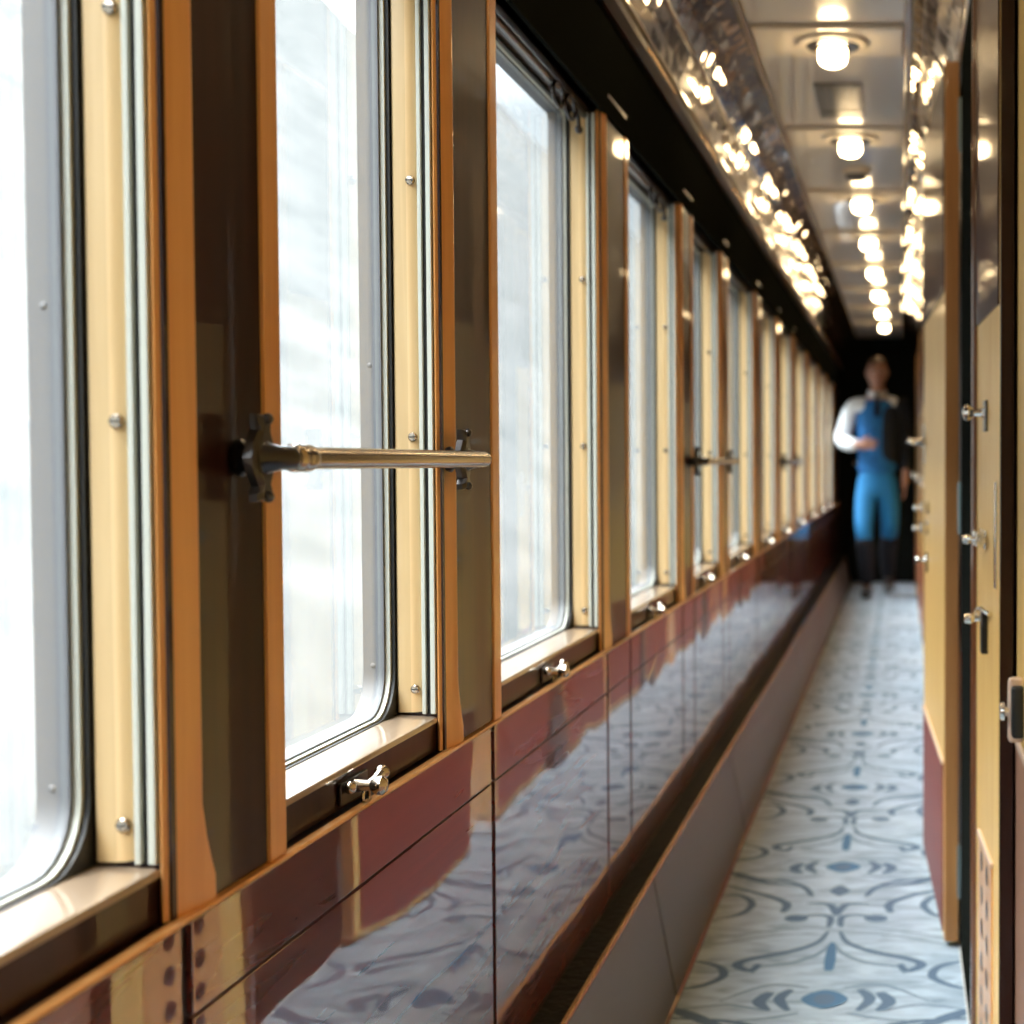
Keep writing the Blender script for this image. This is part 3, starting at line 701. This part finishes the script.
# trousers
T = {'pelvis': (0, 0, 1.0, .148, .112), 'seat': (0, .0, .88, .152, .114)}
for s, sx in (('r', -1), ('l', 1)):
    for n, r in (('hp', .090), ('kn', .070), ('cf', .058)):
        q = J[n + s]; T[n + s] = (*q[:3], r, r)
    q = J['hp' + s]; T['hp' + s] = (sx * .092, -.01, .78, .086, .095)
finish(skin_mesh('trousers', T, [('pelvis', 'seat')] + [e for s in 'rl' for e in (('seat', 'hp' + s), ('hp' + s, 'kn' + s), ('kn' + s, 'cf' + s))]), 'trousers', ['trouser'], ps)['label'] = 'blue trousers'
for s in 'rl':
    a, h, to = J['an' + s], J['hl' + s], J['to' + s]
    f = lambda p, dz=0.: (p[0], p[1], p[2] + dz)
    S = {'a': (*f(a, .0), .048, .048), 'h': (*f(h, .0), .046, .044), 'm': ((h[0] + to[0]) / 2, (h[1] + to[1]) / 2, (h[2] + to[2]) / 2 + .008, .046, .036), 't': (to[0], to[1] - .03, to[2] + .004, .043, .027)}
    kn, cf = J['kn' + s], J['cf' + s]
    bo = finish(skin_mesh('lower_leg', {'k': (kn[0], kn[1] * .95 + .0, kn[2] - .03, .074, .074), 'c': (*cf[:3], .072, .072), 'a': (*a[:3], .054, .054)}, [('k', 'c'), ('c', 'a')]), 'dark_lower_leg', ['navy'], ps)  # added dark shell over each trouser leg, knee to ankle
    finish(skin_mesh('shoe', S, [('a', 'h'), ('h', 'm'), ('m', 't')]), 'shoe', ['shoe'], ps)
tag(ps, 'person in white shirt, blue waistcoat and blue trousers walking up the corridor', 'person')


# ---------------------------------------------------------------- outside
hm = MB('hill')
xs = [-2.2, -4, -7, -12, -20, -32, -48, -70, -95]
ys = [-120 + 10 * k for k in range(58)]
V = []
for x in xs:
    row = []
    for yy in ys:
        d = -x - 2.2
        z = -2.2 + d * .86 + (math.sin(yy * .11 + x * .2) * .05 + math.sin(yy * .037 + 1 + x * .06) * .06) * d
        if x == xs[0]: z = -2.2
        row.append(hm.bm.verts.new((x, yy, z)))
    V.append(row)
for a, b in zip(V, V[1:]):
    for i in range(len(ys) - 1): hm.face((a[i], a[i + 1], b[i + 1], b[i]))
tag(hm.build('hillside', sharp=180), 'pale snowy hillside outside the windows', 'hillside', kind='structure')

wd = D.worlds.new('overcast'); bpy.context.scene.world = wd; wd.use_nodes = True
t = wd.node_tree; bg = t.nodes['Background']
tc = t.nodes.new('ShaderNodeTexCoord'); sx = t.nodes.new('ShaderNodeSeparateXYZ'); rp = t.nodes.new('ShaderNodeValToRGB')
e = rp.color_ramp.elements
e[0].position = 0.; e[0].color = (.055, .06, .064, 1); e[1].position = .9; e[1].color = (1., 1.0, 1.0, 1)
x_ = e.new(.22); x_.color = (.056, .0615, .066, 1); x_ = e.new(.55); x_.color = (.66, .70, .76, 1)
t.links.new(tc.outputs['Generated'], sx.inputs[0]); t.links.new(sx.outputs['Z'], rp.inputs['Fac']); t.links.new(rp.outputs['Color'], bg.inputs['Color'])
bg.inputs['Strength'].default_value = 24.0

# ---------------------------------------------------------------- camera
cam = D.cameras.new('camera'); co = D.objects.new('camera', cam); COL.objects.link(co)
co.location = (0, 0, 1.0); co.rotation_euler = (PI / 2 - math.atan(49 / 1500), 0, 0)
cam.sensor_width = 36; cam.lens = 36 * 1500 / 1024; cam.shift_x = -(901 - 512) / 1024; cam.shift_y = 0
cam.clip_start = .02; cam.clip_end = 600
cam.dof.use_dof = True; cam.dof.focus_distance = 1.55; cam.dof.aperture_fstop = 5.6; cam.dof.aperture_blades = 0
sc = bpy.context.scene; sc.camera = co
sc.view_settings.view_transform = 'Standard'; sc.view_settings.look = 'None'; sc.view_settings.exposure = .15; sc.view_settings.gamma = 1
sc.view_settings.use_curve_mapping = False
sc.cycles.max_bounces = 10; sc.cycles.diffuse_bounces = 5; sc.cycles.glossy_bounces = 6; sc.cycles.transparent_max_bounces = 12
sc.cycles.use_denoising = True; sc.cycles.sample_clamp_indirect = 8; sc.cycles.caustics_reflective = False
